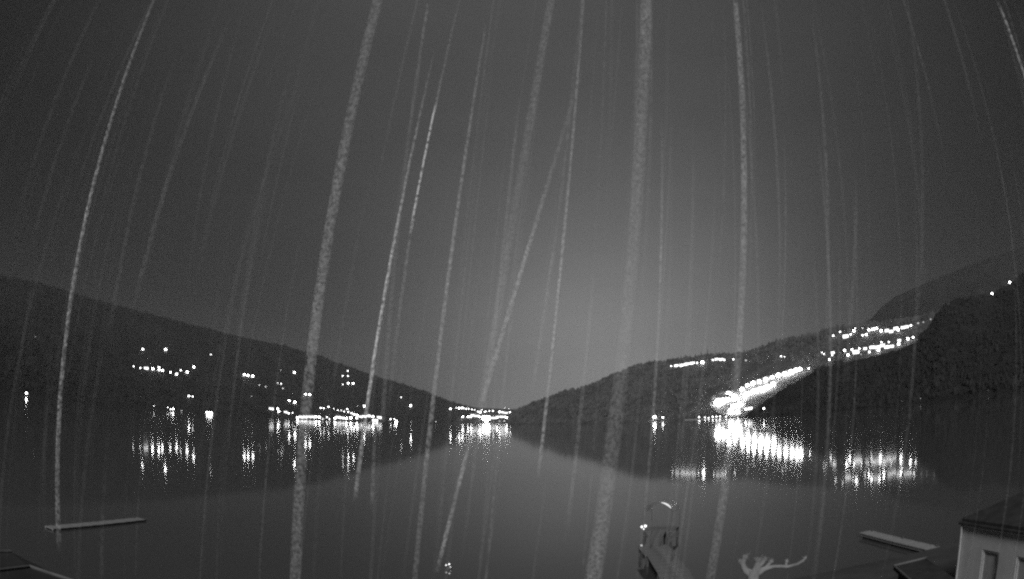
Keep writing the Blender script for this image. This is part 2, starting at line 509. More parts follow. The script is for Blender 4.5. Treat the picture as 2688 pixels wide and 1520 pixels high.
cluster('far up the dark left slope', 'lone lamps high on the left slope', '', [(92.6, 884, 1.2, 'D'), (375, 916.5, 4.0), (435, 917.7, 6.2), (553.5, 930.6, 2.6)])
cluster('at the water by the left edge', 'lamps on the left shore', '', [(69, 1036, 5)])
cluster('in the chain across the left hillside', 'lamps of the left hillside chain', 'houses of the left hillside chain',
        [(351, 961.6, 3.2), (368.6, 965.8, 3.4), (384, 966.8, 6, 'H'), (401, 967.7, 5.5), (417.4, 964.5, 4), (417.5, 971, 4.4), (427, 972.6, 4.8),
         (447.5, 977.3, 3.8), (463.7, 982, 4.8), (474.7, 972.3, 3.6), (491.7, 976.5, 5.2), (508.7, 963.5, 4.8)])
cluster('in the close trio on the left slope', 'trio of lamps on the left slope', '', [(641.4, 983.6, 4.8), (651, 985.5, 4.8), (663.4, 987.4, 4.8)])
cluster('in the pair below the hillside trio', 'pair of lamps below the trio', '', [(681, 1010.8, 2.6, 'D'), (697.7, 1015, 2.4, 'D')])
cluster('low on the left slope below the chain', 'lamps low on the left slope', '', [(495.8, 1039.6, 4.0), (505.5, 1041, 3.2), (660.7, 1040.5, 1.6, 'D')])
cluster('along the left lake shore', 'lamps along the left lake shore', '', [(404, 1065.4, 2.2), (440.5, 1069.4, 2.4), (448, 1074.5, 3.2), (454.5, 1073.5, 4.2), (476.7, 1078, 2.2, 'D')])
lit_house(549, 1084, 7, 'long low floodlit boathouse alone on the left shore', 'boathouses on the left shore', 'winhot', wide=2.9, tall=0.9, cat='boathouse')
cluster('scattered above the left village', 'scattered lamps above the left village', '',
        [(737, 971.8, 1.6, 'D'), (772.8, 977.8, 6.2), (729.6, 1006, 1.8), (738, 1007.4, 2.8), (742.6, 1019.5, 2.6, 'D'), (759, 1051.8, 4.2), (774, 1055.8, 5.2), (802, 1035.4, 4.6), (813, 1036, 4.6)])
cluster('at the left end of the left village', 'lamps at the left end of the village', 'houses at the left end of the village',
        [(712, 1073.6, 6, 'H'), (729, 1073, 4), (732, 1080.5, 3.8), (750, 1082, 4.4, 'H'), (757.7, 1085, 3.6), (768, 1083.6, 2.6)])
cluster('on the left part of the village waterfront', 'lamps on the left waterfront', 'houses on the left waterfront',
        [(781, 1096, 4.5), (790, 1095, 6, 'H'), (800, 1095, 6.5, 'H'), (811, 1094.5, 6, 'H'), (821, 1095, 6, 'H'), (829, 1094, 4.5), (838, 1095, 5)])
cluster('on the street climbing behind the village', 'lamps on the village street', '',
        [(841.7, 1070.9, 3.6), (850, 1071.7, 3.2), (862, 1068, 3.4), (876, 1073, 2.2), (887, 1076.6, 2.6), (895, 1077, 2.2), (903.5, 1080.7, 3), (911.8, 1073.6, 3.6), (914.5, 1081.3, 3.6),
         (922.8, 1084.6, 3.6), (929.6, 1087.6, 4), (938, 1089.5, 4), (956.3, 1066, 4.4), (938, 1066, 1.2)])
cluster('in the dense right half of the village', 'lamps in the right half of the village', 'houses in the right half of the village',
        [(847, 1101, 2.4), (858, 1095, 3.2), (864.5, 1102, 2.6), (879, 1098, 4.8), (888.4, 1096.4, 7, 'H'), (898, 1097.8, 6, 'H'), (909, 1097.8, 5), (920.8, 1097, 5.2), (936.5, 1097, 4.6),
         (946, 1094.5, 5, 'H'), (955.7, 1093.7, 6, 'H'), (966.7, 1092, 6, 'H'), (979, 1093.7, 5), (984.6, 1104.5, 7.5, 'H'), (995.6, 1096.4, 6, 'H')])
cluster('at the right tip of the village', 'lamps at the village tip', '', [(1025, 1100.5, 3.2), (1034.8, 1100, 2.6), (1040, 1106, 5.2)])
cluster('above the right half of the village', 'lamps above the village', '', [(913, 973.6, 3.0), (899.4, 986.8, 3), (913.4, 987.4, 3), (899.4, 1009, 2.6), (914, 1006, 4), (927, 1006.3, 4)])
cluster('on the slope between the village and the far town', 'lamps between village and far town', '', [(1053, 1042.8, 2.5), (1078, 1064.8, 5.8), (1144, 1107, 2, 'D'), (1079.5, 1108, 1.6, 'D')])
cluster('in the upper row of the far town', 'lamps in the upper row of the far town', 'houses in the upper row of the far town',
        [(1182.5, 1073.3, 5), (1197.6, 1070.7, 2.4), (1205, 1071.5, 4.4), (1213, 1071, 4.2), (1218, 1072, 2.6), (1224, 1073.3, 3), (1230, 1073.3, 3), (1239, 1075, 2.6), (1246, 1075.7, 2.2),
         (1255, 1080.8, 3.6), (1261, 1082.3, 4.2), (1265, 1075.7, 2.6), (1272, 1082.3, 4.6), (1275, 1080, 3), (1284.6, 1079, 2.8), (1294, 1078.4, 3.2), (1311, 1080.8, 4.2), (1318.7, 1083, 5, 'H'),
         (1328, 1084.7, 4.8, 'H'), (1338.5, 1082.3, 3.4), (1325, 1071.4, 1.6), (1336, 1072.5, 1.6)])
cluster('on the waterfront of the far town', 'lamps on the far town waterfront', 'houses on the far town waterfront',
        [(1214.7, 1094, 4.2), (1228.6, 1094.3, 3.8), (1236.4, 1093, 5), (1243, 1091.5, 7, 'H'), (1252, 1093, 6, 'H'), (1259, 1094, 4), (1295.4, 1098, 6, 'H'), (1304.7, 1095.5, 4.2), (1314, 1094.8, 5, 'H'),
         (1323.4, 1094.8, 5, 'H'), (1330, 1096.5, 4.2), (1311, 1106, 2.2, 'D'), (1324, 1105, 2.6, 'D')])
# the far town's floodlit harbour
def flood_mast(px, py, r, label, group, lift=9):
    p, g = place(px, py, lift, r * 1.5 + 6)
    D = (p - CAM).length
    rad = r * PXR * D * 0.6
    a = math.atan2(p.x, p.y)
    o = empty('floodlight_mast', (p.x, p.y, g), -a); tag(o, label, 'floodlight mast', group)
    h = max(p.z - g, rad + 2)
    share('pole', POLE, o, (0, 0, -0.5), (rad * .1, rad * .1, h))
    share('lamp_globe', G['flood'], o, (0, 0, h), (rad, rad * .6, rad * 1.0))
    share('lamp_cap', CAPM, o, (0, 0, h + rad * 0.8), (rad * .9, rad * .6, rad * .5))
    return o
lit_house(1276, 1101, 11, 'tall floodlit lakeside building, brightest light of the far town', 'far town hotels', 'winhot', wide=2.2, tall=2.0, cat='building')
flood_mast(1277, 1106, 9, 'floodlight mast in front of the brightest building of the far town', 'floodlight masts')
flood_mast(1272, 1094, 6, 'smaller floodlight mast just left of the far quay floodlight', 'floodlight masts')
flood_mast(1283, 1093, 6, 'smaller floodlight mast just right of the far quay floodlight', 'floodlight masts')

# right shore
cluster('on the wooded right point by the water', 'lamps on the wooded point', '', [(1718, 1094.5, 7), (1740, 1096, 3.8)])
quay_lamps = [(1835, 1095, 3.6), (1850.5, 1098, 2.8), (1860, 1099, 2.8), (1870.7, 1096.6, 3.4), (1881, 1096, 3.2), (1890, 1096, 3.4), (1906, 1097, 3)]
cluster('along the low pale quay on the right', 'lamps along the right quay', '', quay_lamps)
cluster('in the bright terrace atop the right hill', 'lamps of the hilltop terrace', 'houses of the hilltop terrace',
        [(1762, 961, 3.2), (1775.6, 960, 5.5, 'H'), (1790.7, 959, 6.5, 'H'), (1804, 956, 6.5, 'H'), (1818, 953.5, 6, 'H'), (1830, 952.5, 3.6), (1843.6, 951, 6.5), (1870.7, 945, 3.4), (1881, 943, 5, 'H'),
         (1893, 943.6, 5.5, 'H'), (1901, 945, 4), (1925, 943.5, 3.2), (1958, 946, 5, 'F'), (2050, 935, 3.2), (2059, 936.5, 2.2)])
cluster('in the upper row of the right hill village', 'lamps of the upper right village', 'houses of the upper right village',
        [(2187, 881, 4), (2205, 871, 3.6), (2220, 883, 8, 'H'), (2233, 877.7, 4), (2241, 868.5, 5.4), (2245, 861.7, 2.6), (2264, 861.5, 2), (2264, 880, 4), (2274, 878.5, 5), (2281, 865.8, 5),
         (2292, 864, 6, 'H'), (2301, 861.7, 5), (2313, 868.6, 5.8), (2329, 867.5, 6.8, 'H'), (2339, 870, 6.2, 'H'), (2352, 862, 6.5, 'H'), (2358, 866, 5), (2370, 860, 6, 'H'), (2380, 858, 5.8, 'H'), (2391, 854.5, 4.8),
         (2410, 848.5, 5, 'F'), (2424, 845.5, 4, 'F'), (2443, 838, 4, 'F')])
cluster('in the lower row of the right hill village', 'lamps of the lower right village', 'houses of the lower right village',
        [(2157.7, 925, 2.6), (2163, 929, 3), (2177, 944, 4.8), (2186, 926, 5, 'H'), (2184.6, 932, 3.6), (2217, 919.7, 5), (2226, 932, 5.4), (2237, 917.5, 5), (2247, 924, 9, 'H'), (2255, 915, 5),
         (2260, 930, 4, 'F'), (2271, 915, 5, 'H'), (2282, 924, 4.8), (2289, 911.7, 7, 'H'), (2303, 911.7, 7.5, 'H'), (2306, 919, 5.5), (2317, 906.6, 7, 'H'), (2328, 911, 7, 'H'), (2341, 909, 6, 'H'), (2359, 903, 5.8),
         (2360.5, 893.5, 5, 'H'), (2333, 898, 3.6), (2314, 898, 3.4), (2383, 889.5, 5.6), (2397, 885.4, 4.8)])
cluster('high at the right edge of the dark slope', 'lamps high at the right edge', '', [(2604, 770.5, 5.8), (2650.4, 741, 6.2)])
cluster('low in the darkness at the right', 'faint lamps low at the right', '', [(2594, 1027.5, 1.5, 'F'), (2416, 1046, 2.4, 'F'), (2368, 1055.5, 1.6, 'F')])
# lakeside road climbing the hill: strong lamps and a pale retaining wall
road = [(1948, 1022), (1962, 1012), (1977, 1006), (1993, 1001), (2010, 996), (2027, 991), (2043, 985), (2060, 981), (2076, 976), (2089, 972), (2100, 970)]
for i, (x, y) in enumerate(road):
    strong = i % 2 == 0 or x > 2040
    pos = 'leftmost' if i == 0 else 'topmost' if i == len(road) - 1 else ORD[i] + ' from the bottom'
    street_lamp(x, y, 12 if strong else 8.5, f'glaring street lamp on the steep lakeside road, {pos}', 'lamps of the steep lakeside road', lift=13)
for i, (x, y) in enumerate([(1962, 1034), (1979, 1026), (1996, 1021), (2013, 1015), (2030, 1008)]):  # second lamp row, added to brighten the lower part of the road
    street_lamp(x, y, 11.0, f'added fill lamp whitening the band under the steep road, {"leftmost" if i == 0 else "rightmost" if i == 4 else ORD[i] + " from the left"}', 'added fill lamps under the steep road', lift=12)
street_lamp(2123, 967, 3.2, 'small lone lamp just past the top of the steep lakeside road', 'lamps beyond the lakeside road')
def wall_run(name, pts, hpx, label, mat='stone', thick=1.2, back=6.0):
    P = []
    for x, y in pts:
        h = hit(x, y) or place(x, y, 0)[0]
        P.append(h); note_clear(h, hpx + 6)
    V, F = [], []
    for p in P:
        D = (p - CAM).length
        d = (p - CAM).normalized(); dh = Vector((d.x, d.y, 0)).normalized()
        H = hpx * PXR * D
        a = p + dh * -1.0; b = a + dh * thick
        V += [(a.x, a.y, a.z - 3), (a.x, a.y, a.z + H), (b.x, b.y, b.z + H), (b.x, b.y, b.z - 3)]
    n = len(P)
    for i in range(n - 1):
        for k in range(4):
            k2 = (k + 1) % 4
            F.append((i * 4 + k, (i + 1) * 4 + k, (i + 1) * 4 + k2, i * 4 + k2))
    F += [(0, 1, 2, 3), ((n - 1) * 4 + 3, (n - 1) * 4 + 2, (n - 1) * 4 + 1, (n - 1) * 4)]
    o = mesh_obj(name, V, F, M[mat]); tag(o, label, 'retaining wall', 'retaining walls of the lakeside road')
    return o
wall_run('retaining_wall', [(1944, 1050), (1965, 1040), (1990, 1032), (2015, 1026), (2036, 1020)], 14, 'pale lit lower retaining wall under the steep lakeside road')
wall_run('retaining_wall', [(x, y + 15) for x, y in road] + [(2108, 983)], 13, 'pale lit upper retaining wall behind the road lamps')
def apron(name, poly_px, step, lift, label):
    '''a pale sheet, added to catch the lamp glare, laid over the slope where it shows inside the outline'''
    xs = [p[0] for p in poly_px]; ys = [p[1] for p in poly_px]
    def inside(x, y):
        c = False
        for (x1, y1), (x2, y2) in zip(poly_px, poly_px[1:] + poly_px[:1]):
            if (y1 > y) != (y2 > y) and x < (x2 - x1) * (y - y1) / (y2 - y1) + x1: c = not c
        return c
    idx = {}; V = []; F = []
    x0, y0 = min(xs), min(ys)
    nx, ny = int((max(xs) - x0) / step) + 2, int((max(ys) - y0) / (step * .5)) + 2
    for i in range(nx):
        for j in range(ny):
            h = hit(x0 + i * step, y0 + j * step * .5)
            if h is not None and h.z > .3:
                idx[i, j] = len(V); V.append((h.x, h.y, h.z + lift)); note_clear(h, 6)
    for i in range(nx - 1):
        for j in range(ny - 1):
            q = [(i, j), (i + 1, j), (i + 1, j + 1), (i, j + 1)]
            if all(k in idx for k in q) and inside(x0 + (i + .5) * step, y0 + (j + .5) * step * .5):
                D = [(Vector(V[idx[k]]) - CAM).length for k in q]
                if max(D) - min(D) < 60: F.append(tuple(idx[k] for k in q))
    o = mesh_obj(name, V, F, M['stone'], smooth=True); tag(o, label, kind='structure')
apron('glare_sheet', [(1862, 1062), (1872, 1040), (1890, 1030), (1920, 1026), (1940, 1030), (1962, 1046), (1955, 1066), (1946, 1088), (1915, 1092), (1885, 1086)], 6, 0.6, None)  # pale ground added round the hotel so the floodlights blow it out
apron('road', [(1930, 1034), (1946, 1016), (1975, 1000), (2010, 990), (2043, 980), (2076, 970), (2100, 963), (2104, 974), (2060, 990), (2040, 1006), (2015, 1016), (1985, 1026), (1955, 1044)], 6, 0.5, None)  # pale ground added over the road band to whiten under the lamps
# big floodlit hotel at the foot of the road
lit_house(1898, 1056, 20, 'long blazing lakeside hotel at the foot of the steep road, brightest building of all', 'lakeside hotels', 'winhot', wide=2.1, tall=1.25, cat='hotel')
lit_house(1928, 1066, 10, 'lower lit annex directly right of the blazing lakeside hotel', 'lakeside hotels', 'winhot', wide=2.0, tall=1.2, cat='hotel annex')
for i, (x, y, r, w) in enumerate([(1880, 1056, 9, 'left of the hotel'), (1896, 1040, 10, 'behind the left roof of the hotel'), (1912, 1037, 12, 'behind the middle roof of the hotel'), (1928, 1044, 12, 'behind the right roof of the hotel'),
                               (1941, 1060, 10, 'right of the hotel annex'), (1918, 1078, 11, 'on the terrace in front of the hotel'), (1936, 1080, 7, 'below the hotel annex')]):
    flood_mast(x, y, r, f'glaring floodlight mast {w}', 'floodlight masts of the hotel', 6)
cluster('right of the floodlit hotel', 'lamps right of the hotel', 'houses right of the hotel', [(1957, 1074, 4.4), (1969, 1072, 6.5, 'H'), (2005, 1072, 3.8)])

# quay: low pale wall along the water under the right lamps
def quay():
    V, F = [], []
    xs = list(range(1797, 1908, 10))
    for x in xs:
        a = az_of(x)
        D = 1745 - (x - 1797) * 1.2
        for dd, z in ((0, -1), (0, 1.7), (5, 1.7), (5, -1)):
            V.append((math.sin(a) * (D + dd), math.cos(a) * (D + dd), z))
    n = len(xs)
    for i in range(n - 1):
        for k in range(3):
            F.append((i * 4 + k, (i + 1) * 4 + k, (i + 1) * 4 + k + 1, i * 4 + k + 1))
    F += [(0, 1, 2, 3), tuple((n - 1) * 4 + k for k in (3, 2, 1, 0))]
    o = mesh_obj('quay', V, F, M['plaster']); tag(o, 'low pale stone quay along the water below the row of right shore lamps', 'quay')
quay()
def raft(px0, px1, py, label):
    a, b = on_z(px0, py, 0.4), on_z(px1, py, 0.4)
    c = (a + b) / 2; L = (b - a).length
    o = empty('landing_stage', (c.x, c.y, 0), math.atan2((b - a).y, (b - a).x)); tag(o, label, 'landing stage')
    box('deck', (-L / 2, L / 2, -1.2, 1.2, 0.2, 0.5), M['plaster'], o)
    for s in (-1, 1):
        box('float', (s * L * .35 - 1, s * L * .35 + 1, -1.0, 1.0, -0.3, 0.2), M['floatm'], o)
raft(1996, 2020, 1130, 'small pale landing stage floating on the bright reflections at the right')

# individual conifers along the hilltop terrace
for i, (x, y, h) in enumerate([(1712, 957, 14), (1738, 957, 12), (1768, 952, 12), (1788, 948, 18), (1800, 946, 21), (1812, 944, 18), (1826, 944, 17), (1841, 942, 22), (1858, 941, 24), (1880, 938, 16), (1912, 937, 18), (1938, 936, 14)]):
    P = None
    for dy in range(0, 30, 2):
        P = hit(x, y + dy)
        if P: break
    if P is None: continue
    P = P + (P - CAM).normalized() * 25
    g = ground_z(P.x, P.y)
    o = empty('conifer_tree', (P.x, P.y, g))
    tag(o, f'tall dark conifer on the skyline behind the hilltop terrace, {"leftmost" if i == 0 else "rightmost" if i == 11 else ORD[i] + " from the left"}', 'tree', 'conifers on the hilltop skyline')
    share('trunk', POLE, o, (0, 0, -1), (0.5, 0.5, h))
    rnd = random.Random(i)
    W, F = [], []
    for lv in range(7):
        z0 = h * (0.15 + 0.12 * lv); rr = h * 0.2 * (1 - lv / 8.0)
        nb = len(W)
        for q in range(9):
            t = q * 2 * math.pi / 9 + lv
            rq = rr * rnd.uniform(0.55, 1.25)
            W.append((math.cos(t) * rq, math.sin(t) * rq, z0 + rnd.uniform(-.5, .3)))
        W.append((0, 0, z0 + h * 0.2))
        for q in range(9): F.append((nb + q, nb + (q + 1) % 9, nb + 9))
    mesh_obj('crown', W, F, M['leaf'], o)

forest('forest', hill_right, 7000, 6, 15, 11, label='dark wood on the hill running down to the lake, middle right')
forest('forest', hill_near, 3500, 5, 11, 12, label='nearly black wood on the nearest slope at the right edge', mat='leafdark')
forest('forest', hill_left, 4500, 8, 18, 13, label='black wood on the long mountain slope above the left shore', mat='leafdark')


# ------------------------------------------------------------------ near objects
# house at the lower right
EZ = 4.9
A_ = on_z(2526.5, 1372.6, EZ); B_ = on_z(2688, 1398, EZ)
dx = (B_ - A_); L0 = dx.length; dx.normalize()
nrm = Vector((dx.y, -dx.x, 0))
if nrm.dot(CAM - A_) < 0: nrm = -nrm
print('wall', A_, B_, L0)
LEN = L0 + 3.5
house = empty('house', (A_.x, A_.y, 1.0), math.atan2(dx.y, dx.x)); tag(house, 'pale rendered house with two dark tall windows and dark roof at the lower right corner', 'house')
inv = Matrix.Rotation(-math.atan2(dx.y, dx.x), 4, 'Z') @ Matrix.Translation(-house.location)
DEP = 6.0
side = 1 if (inv @ (A_ - nrm)).y > (inv @ A_).y else -1        # +1: the body lies towards local +y
def lp(px, py):
    return inv @ on_plane(px, py, A_, nrm)
w1a, w1b = lp(2580, 1442), lp(2623, 1451)
w1 = (w1a.x, w1b.x, lp(2568, 1530).z - 0.2, (w1a.z + w1b.z) / 2)
w2a = lp(2670, 1460)
w2 = (w2a.x, w2a.x + (w1[1] - w1[0]), w1[2], w1[3])
HZ = EZ - 1.0
print('win', w1, w2)
def strip_wall():
    xs = [0, w1[0], w1[1], w2[0], w2[1], LEN]
    parts = []
    y0, y1 = (0, 0.35 * side)
    ya, yb = min(y0, y1), max(y0, y1)
    for i in range(5):
        if i in (1, 3):
            w = w1 if i == 1 else w2
            parts.append(box_vf(xs[i], xs[i + 1], ya, yb, w[3], HZ))
            parts.append(box_vf(xs[i], xs[i + 1], ya, yb, 0, max(0.05, w[2])))
        else:
            parts.append(box_vf(xs[i], xs[i + 1], ya, yb, 0, HZ))
    ye = side * DEP
    a, b = min(0.35 * side, ye), max(0.35 * side, ye)
    parts.append(box_vf(0, 0.35, a, b, 0, HZ)); parts.append(box_vf(LEN - .35, LEN, a, b, 0, HZ))
    a, b = sorted((ye, ye - side * .35))
    parts.append(box_vf(0.35, LEN - .35, a, b, 0, HZ))
    V, F = merge(parts); mesh_obj('wall', V, F, M['nearwall'], house)
strip_wall()
for w in (w1, w2):
    y = 0.07 * side
    wn = box('window', (w[0], w[1], min(y, y + .04 * side), max(y, y + .04 * side), max(0.05, w[2]), w[3]), M['shutter'], house)
    fr = []
    for (a, b, c, d) in ((w[0], w[0] + .06, max(.05, w[2]), w[3]), (w[1] - .06, w[1], max(.05, w[2]), w[3]), (w[0] + .06, w[1] - .06, w[3] - .06, w[3])):
        fr.append(box_vf(a, b, min(y - .05 * side, y - .002 * side), max(y - .05 * side, y - .002 * side), c, d))
    V, F = merge(fr); mesh_obj('frame', V, F, M['shutter'], wn)
    sl = box_vf(w[0] - .05, w[1] + .05, min(-.06 * side, .2 * side), max(-.06 * side, .2 * side), max(0.0, w[2] - .06), max(.05, w[2]) - .003)
    mesh_obj('sill', sl[0], sl[1], M['frame'], wn)
def hip_roof(parent, x0, x1, ya, yb, z, rise, mat, over=0.5, name='roof', thick=0.12):
    x0 -= over; x1 += over; ya -= over; yb += over
    k = (yb - ya) / 2
    ym = (ya + yb) / 2
    V = [(x0, ya, z), (x1, ya, z), (x1, yb, z), (x0, yb, z), (x0 + k, ym, z + rise), (x1 - k, ym, z + rise),
         (x0, ya, z - thick), (x1, ya, z - thick), (x1, yb, z - thick), (x0, yb, z - thick)]
    F = [(0, 1, 5, 4), (1, 2, 5), (2, 3, 4, 5), (3, 0, 4), (6, 7, 1, 0), (7, 8, 2, 1), (8, 9, 3, 2), (9, 6, 0, 3), (9, 8, 7, 6)]
    return mesh_obj(name, V, F, M[mat], parent)
ya, yb = sorted((0.0, DEP * side))
hip_roof(house, 0, LEN, ya, yb, HZ + 0.15, 1.25, 'nearroof', over=0.02)
gv, gf = tube_vf([(-.05, -side * .09, HZ + .02), (LEN + .05, -side * .09, HZ + .02)], [.055, .055], 8)
mesh_obj('gutter', gv, gf, M['nearroof'], house)
gv, gf = tube_vf([(.07, -side * .07, HZ - .02), (.07, -side * .07, .05)], [.035, .035], 8)
mesh_obj('downpipe', gv, gf, M['frame'], house)
box('chimney', (LEN * .55 - .3, LEN * .55 + .3, (ya + yb) / 2 - .3, (ya + yb) / 2 + .3, HZ + 1.0, HZ + 2.3), M['nearroof'], house)

# low annex roof left of the house
c0 = on_z(2346, 1488, 3.2); c1 = on_z(2432, 1467, 3.2); c2 = on_z(2378, 1516, 3.2)
ann = empty('shed', (c0.x, c0.y, 1.0)); tag(ann, 'low dark shed roof with a thin pale edge below the white strip, lower right', 'shed')
e1 = c1 - c0; e2 = (c2 - c0) * 3.0
q = [c0, c1, c1 + e2, c0 + e2]
V = [(p - ann.location) for p in q] + [(p - ann.location - Vector((0, 0, .12))) for p in q]
F = [(0, 1, 2, 3), (7, 6, 5, 4), (0, 4, 5, 1), (1, 5, 6, 2), (2, 6, 7, 3), (3, 7, 4, 0)]
mesh_obj('roof', V, F, M['nearroof'], ann)
edge = []
for a, b in ((V[0], V[1]), (V[0], V[3])):
    edge.append(tube_vf([a + Vector((0, 0, .05)), b + Vector((0, 0, .05))], [0.035, 0.035], 6))
ev, ef = merge(edge); mesh_obj('gutter', ev, ef, M['trim'], ann)
cen = (V[0] + V[2]) / 2
Vw = []
for p in V[:4]:
    Vw.append(cen + (p - cen) * 0.85)
wv = [(p.x, p.y, 0) for p in Vw] + [(p.x, p.y, V[4].z - .002) for p in Vw]
mesh_obj('wall', wv, [(0, 1, 5, 4), (1, 2, 6, 5), (2, 3, 7, 6), (3, 0, 4, 7), (3, 2, 1, 0)], M['nearroof'], ann)

# floating piers
def pier(pA, pB, pC, z, label, mat='deck', width=None):
    """pA-pB the far edge, pC a corner of the near edge"""
    a, b, c = on_z(*pA, z), on_z(*pB, z), on_z(*pC, z)
    d = (b - a); L = d.length; d.normalize(); n = Vector((d.y, -d.x, 0))
    if n.dot(c - a) < 0: n = -n
    w = width or (c - a).dot(n)
    print('pier', L, w)
    o = empty('floating_pier', (a.x, a.y, 0), math.atan2(d.y, d.x)); tag(o, label, 'pier')
    sgn = -1 if (Matrix.Rotation(-math.atan2(d.y, d.x), 3, 'Z') @ n).y < 0 else 1
    nb = max(6, int(L / 0.45))
    y0, y1 = sorted((0, sgn * w))
    me = None
    for i in range(nb):
        x = L * i / nb
        if me is None:
            bo = box('board', (0, L / nb - 0.02, y0, y1, z - 0.06, z), M[mat], o); me = bo.data
        else: bo = share('board', me, o)
        bo.location = (x, 0, 0.004 * math.sin(i * 2.3))
    for yy in (y0 + .05, y1 - .15):
        box('beam', (0, L, yy, yy + .1, z - 0.22, z - .065), M[mat], o)
    for i in range(3):
        V, F = tube_vf([(L * (.06 + .44 * i), y1 - .12, z), (L * (.06 + .44 * i), y1 - .12, z + .14), (L * (.06 + .44 * i), y1 - .12, z + .2)], [.04, .04, .07], 8)
        mesh_obj('mooring_post', V, F, M['steel'], o)
    for i in range(4):
        x = L * (0.08 + 0.28 * i)
        box('float', (x - .5, x + .5, y0 + .16, y1 - .16, -0.25, z - .066), M['floatm'], o)
    return o
pier((2284.6, 1392), (2479, 1437), (2452, 1447), 0.35, 'pale straight floating pier lying in the dark water left of the house', 'deck')
pier((117, 1380), (360, 1358), (358, 1367), 0.14, 'dim grey floating pier in the dark water at the lower left', 'wetdeck')

# jetty with arched canopy
ZD = 0.8
jt = empty('jetty', tuple(on_z(1735, 1392, 0))); tag(jt, 'dark timber jetty bending from the bottom edge out to the arched canopy', 'jetty')
def jpath():
    return [on_z(x, y, ZD) for x, y in ((1795, 1560), (1768, 1500), (1735, 1455), (1712, 1432), (1720, 1410), (1732, 1392))]
JP = jpath()
jl = jt.location
board_me = None
def boards(p, q, width, parent):
    global board_me
    d = q - p; L = d.length; ang = math.atan2(d.y, d.x)
    n = max(1, int(L / 0.3))
    for i in range(n):
        if board_me is None:
            board_me = box_mesh('board', (0.01, .28, -.5, .5, -.05, 0), M['darkdeck'])
        c = p + d * (i / n)
        share('board', board_me, parent, c - jl + Vector((0, 0, .004 * (i % 3))), (L / n / .3, width, 1), (0, 0, ang))
for a, b, w in zip(JP, JP[1:], (1.7, 1.7, 1.9, 1.0, 1.0)): boards(a, b, w, jt)
pf0 = on_z(1735, 1389, ZD)
pf_dx = (on_z(1772, 1389, ZD) - on_z(1697, 1389, ZD)); PW = pf_dx.length; pfa = math.atan2(pf_dx.y, pf_dx.x)
vx = Vector((math.cos(pfa), math.sin(pfa), 0)); vy = Vector((-vx.y, vx.x, 0))
boards(pf0 - vx * PW / 2 + vy * .2, pf0 + vx * PW / 2 + vy * .2, 2.0, jt)
for t in (-.45, 0, .45):
    for s in (-.9, 1.2):
        p = pf0 + vx * PW * t + vy * s - jl
        V, F = tube_vf([(p.x, p.y, -1.2), (p.x, p.y, ZD - .06)], [.1, .1], 8); mesh_obj('pile', V, F, M['darkbark'], jt)
for i, p in enumerate(JP[:-1]):
    for s in (-.8, .8):
        p2 = p + vx * s - jl
        V, F = tube_vf([(p2.x, p2.y, -1.2), (p2.x, p2.y, ZD - .06)], [.09, .09], 8); mesh_obj('pile', V, F, M['darkbark'], jt)
# pale handrail posts
for x, y in ((1706, 1440), (1731, 1436), (1762, 1475), (1781, 1470)):
    a = on_z(x, y, ZD) - jl
    V, F = tube_vf([a, a + Vector((.05, 0, .9))], [.03, .025], 6); mesh_obj('handrail_post', V, F, M['steel'], jt)
cn = empty('canopy_shelter', tuple(pf0), pfa); tag(cn, 'small arched canopy on thin posts at the jetty end, bright rim at right', 'shelter')
HP = 1.35; AR = 0.75
Vc, Fc = [], []
na = 12
for s, y in ((0, -1.0), (1, 1.3)):
    for i in range(na + 1):
        t = math.pi * i / na
        Vc.append((-math.cos(t) * PW / 2, y, HP + AR * math.sin(t)))
for i in range(na): Fc.append((i, i + 1, na + 1 + i + 1, na + 1 + i))
def film_mat():
    mt = bpy.data.materials.new('clear_canopy_sheet'); mt.use_nodes = True
    t = mt.node_tree; t.nodes.clear()
    d = t.nodes.new('ShaderNodeBsdfDiffuse'); d.inputs['Color'].default_value = (.5, .5, .5, 1)
    tr = t.nodes.new('ShaderNodeBsdfTransparent'); g = t.nodes.new('ShaderNodeBsdfGlossy'); g.inputs['Roughness'].default_value = .2
    m1 = t.nodes.new('ShaderNodeMixShader'); m1.inputs[0].default_value = .18
    m2 = t.nodes.new('ShaderNodeMixShader'); m2.inputs[0].default_value = .12
    o = t.nodes.new('ShaderNodeOutputMaterial')
    t.links.new(tr.outputs[0], m1.inputs[1]); t.links.new(d.outputs[0], m1.inputs[2])
    t.links.new(m1.outputs[0], m2.inputs[1]); t.links.new(g.outputs[0], m2.inputs[2]); t.links.new(m2.outputs[0], o.inputs[0])
    return mt
M['film'] = film_mat()
sheet = mesh_obj('canopy_sheet', Vc, Fc, M['film'], cn, True)
so = sheet.modifiers.new('thickness', 'SOLIDIFY'); so.thickness = 0.03
for x in (-PW / 2, PW / 2):
    for y in (-1.0, 1.3):
        V, F = tube_vf([(x, y, 0), (x, y, HP)], [.022, .022], 8); mesh_obj('post', V, F, M['steel'], cn)
arc = [(-math.cos(math.pi * t) * PW / 2, -1.03, HP + AR * math.sin(math.pi * t) + .03) for t in [i / 16 for i in range(17)]]
V, F = tube_vf(arc, [.018] * 17, 6); mesh_obj('rim', V, F, M['steel'], cn)
arc = [(-math.cos(math.pi * t) * PW / 2 * 1.01, -1.08, HP + AR * math.sin(math.pi * t) + .08) for t in (.58, .63, .68, .73, .78, .83, .87)]
V, F = tube_vf(arc, [.02, .04, .055, .06, .055, .04, .02], 8); mesh_obj('tube_light', V, F, M['tube'], cn)
BULB = ico('bulb', M['small'], 1)
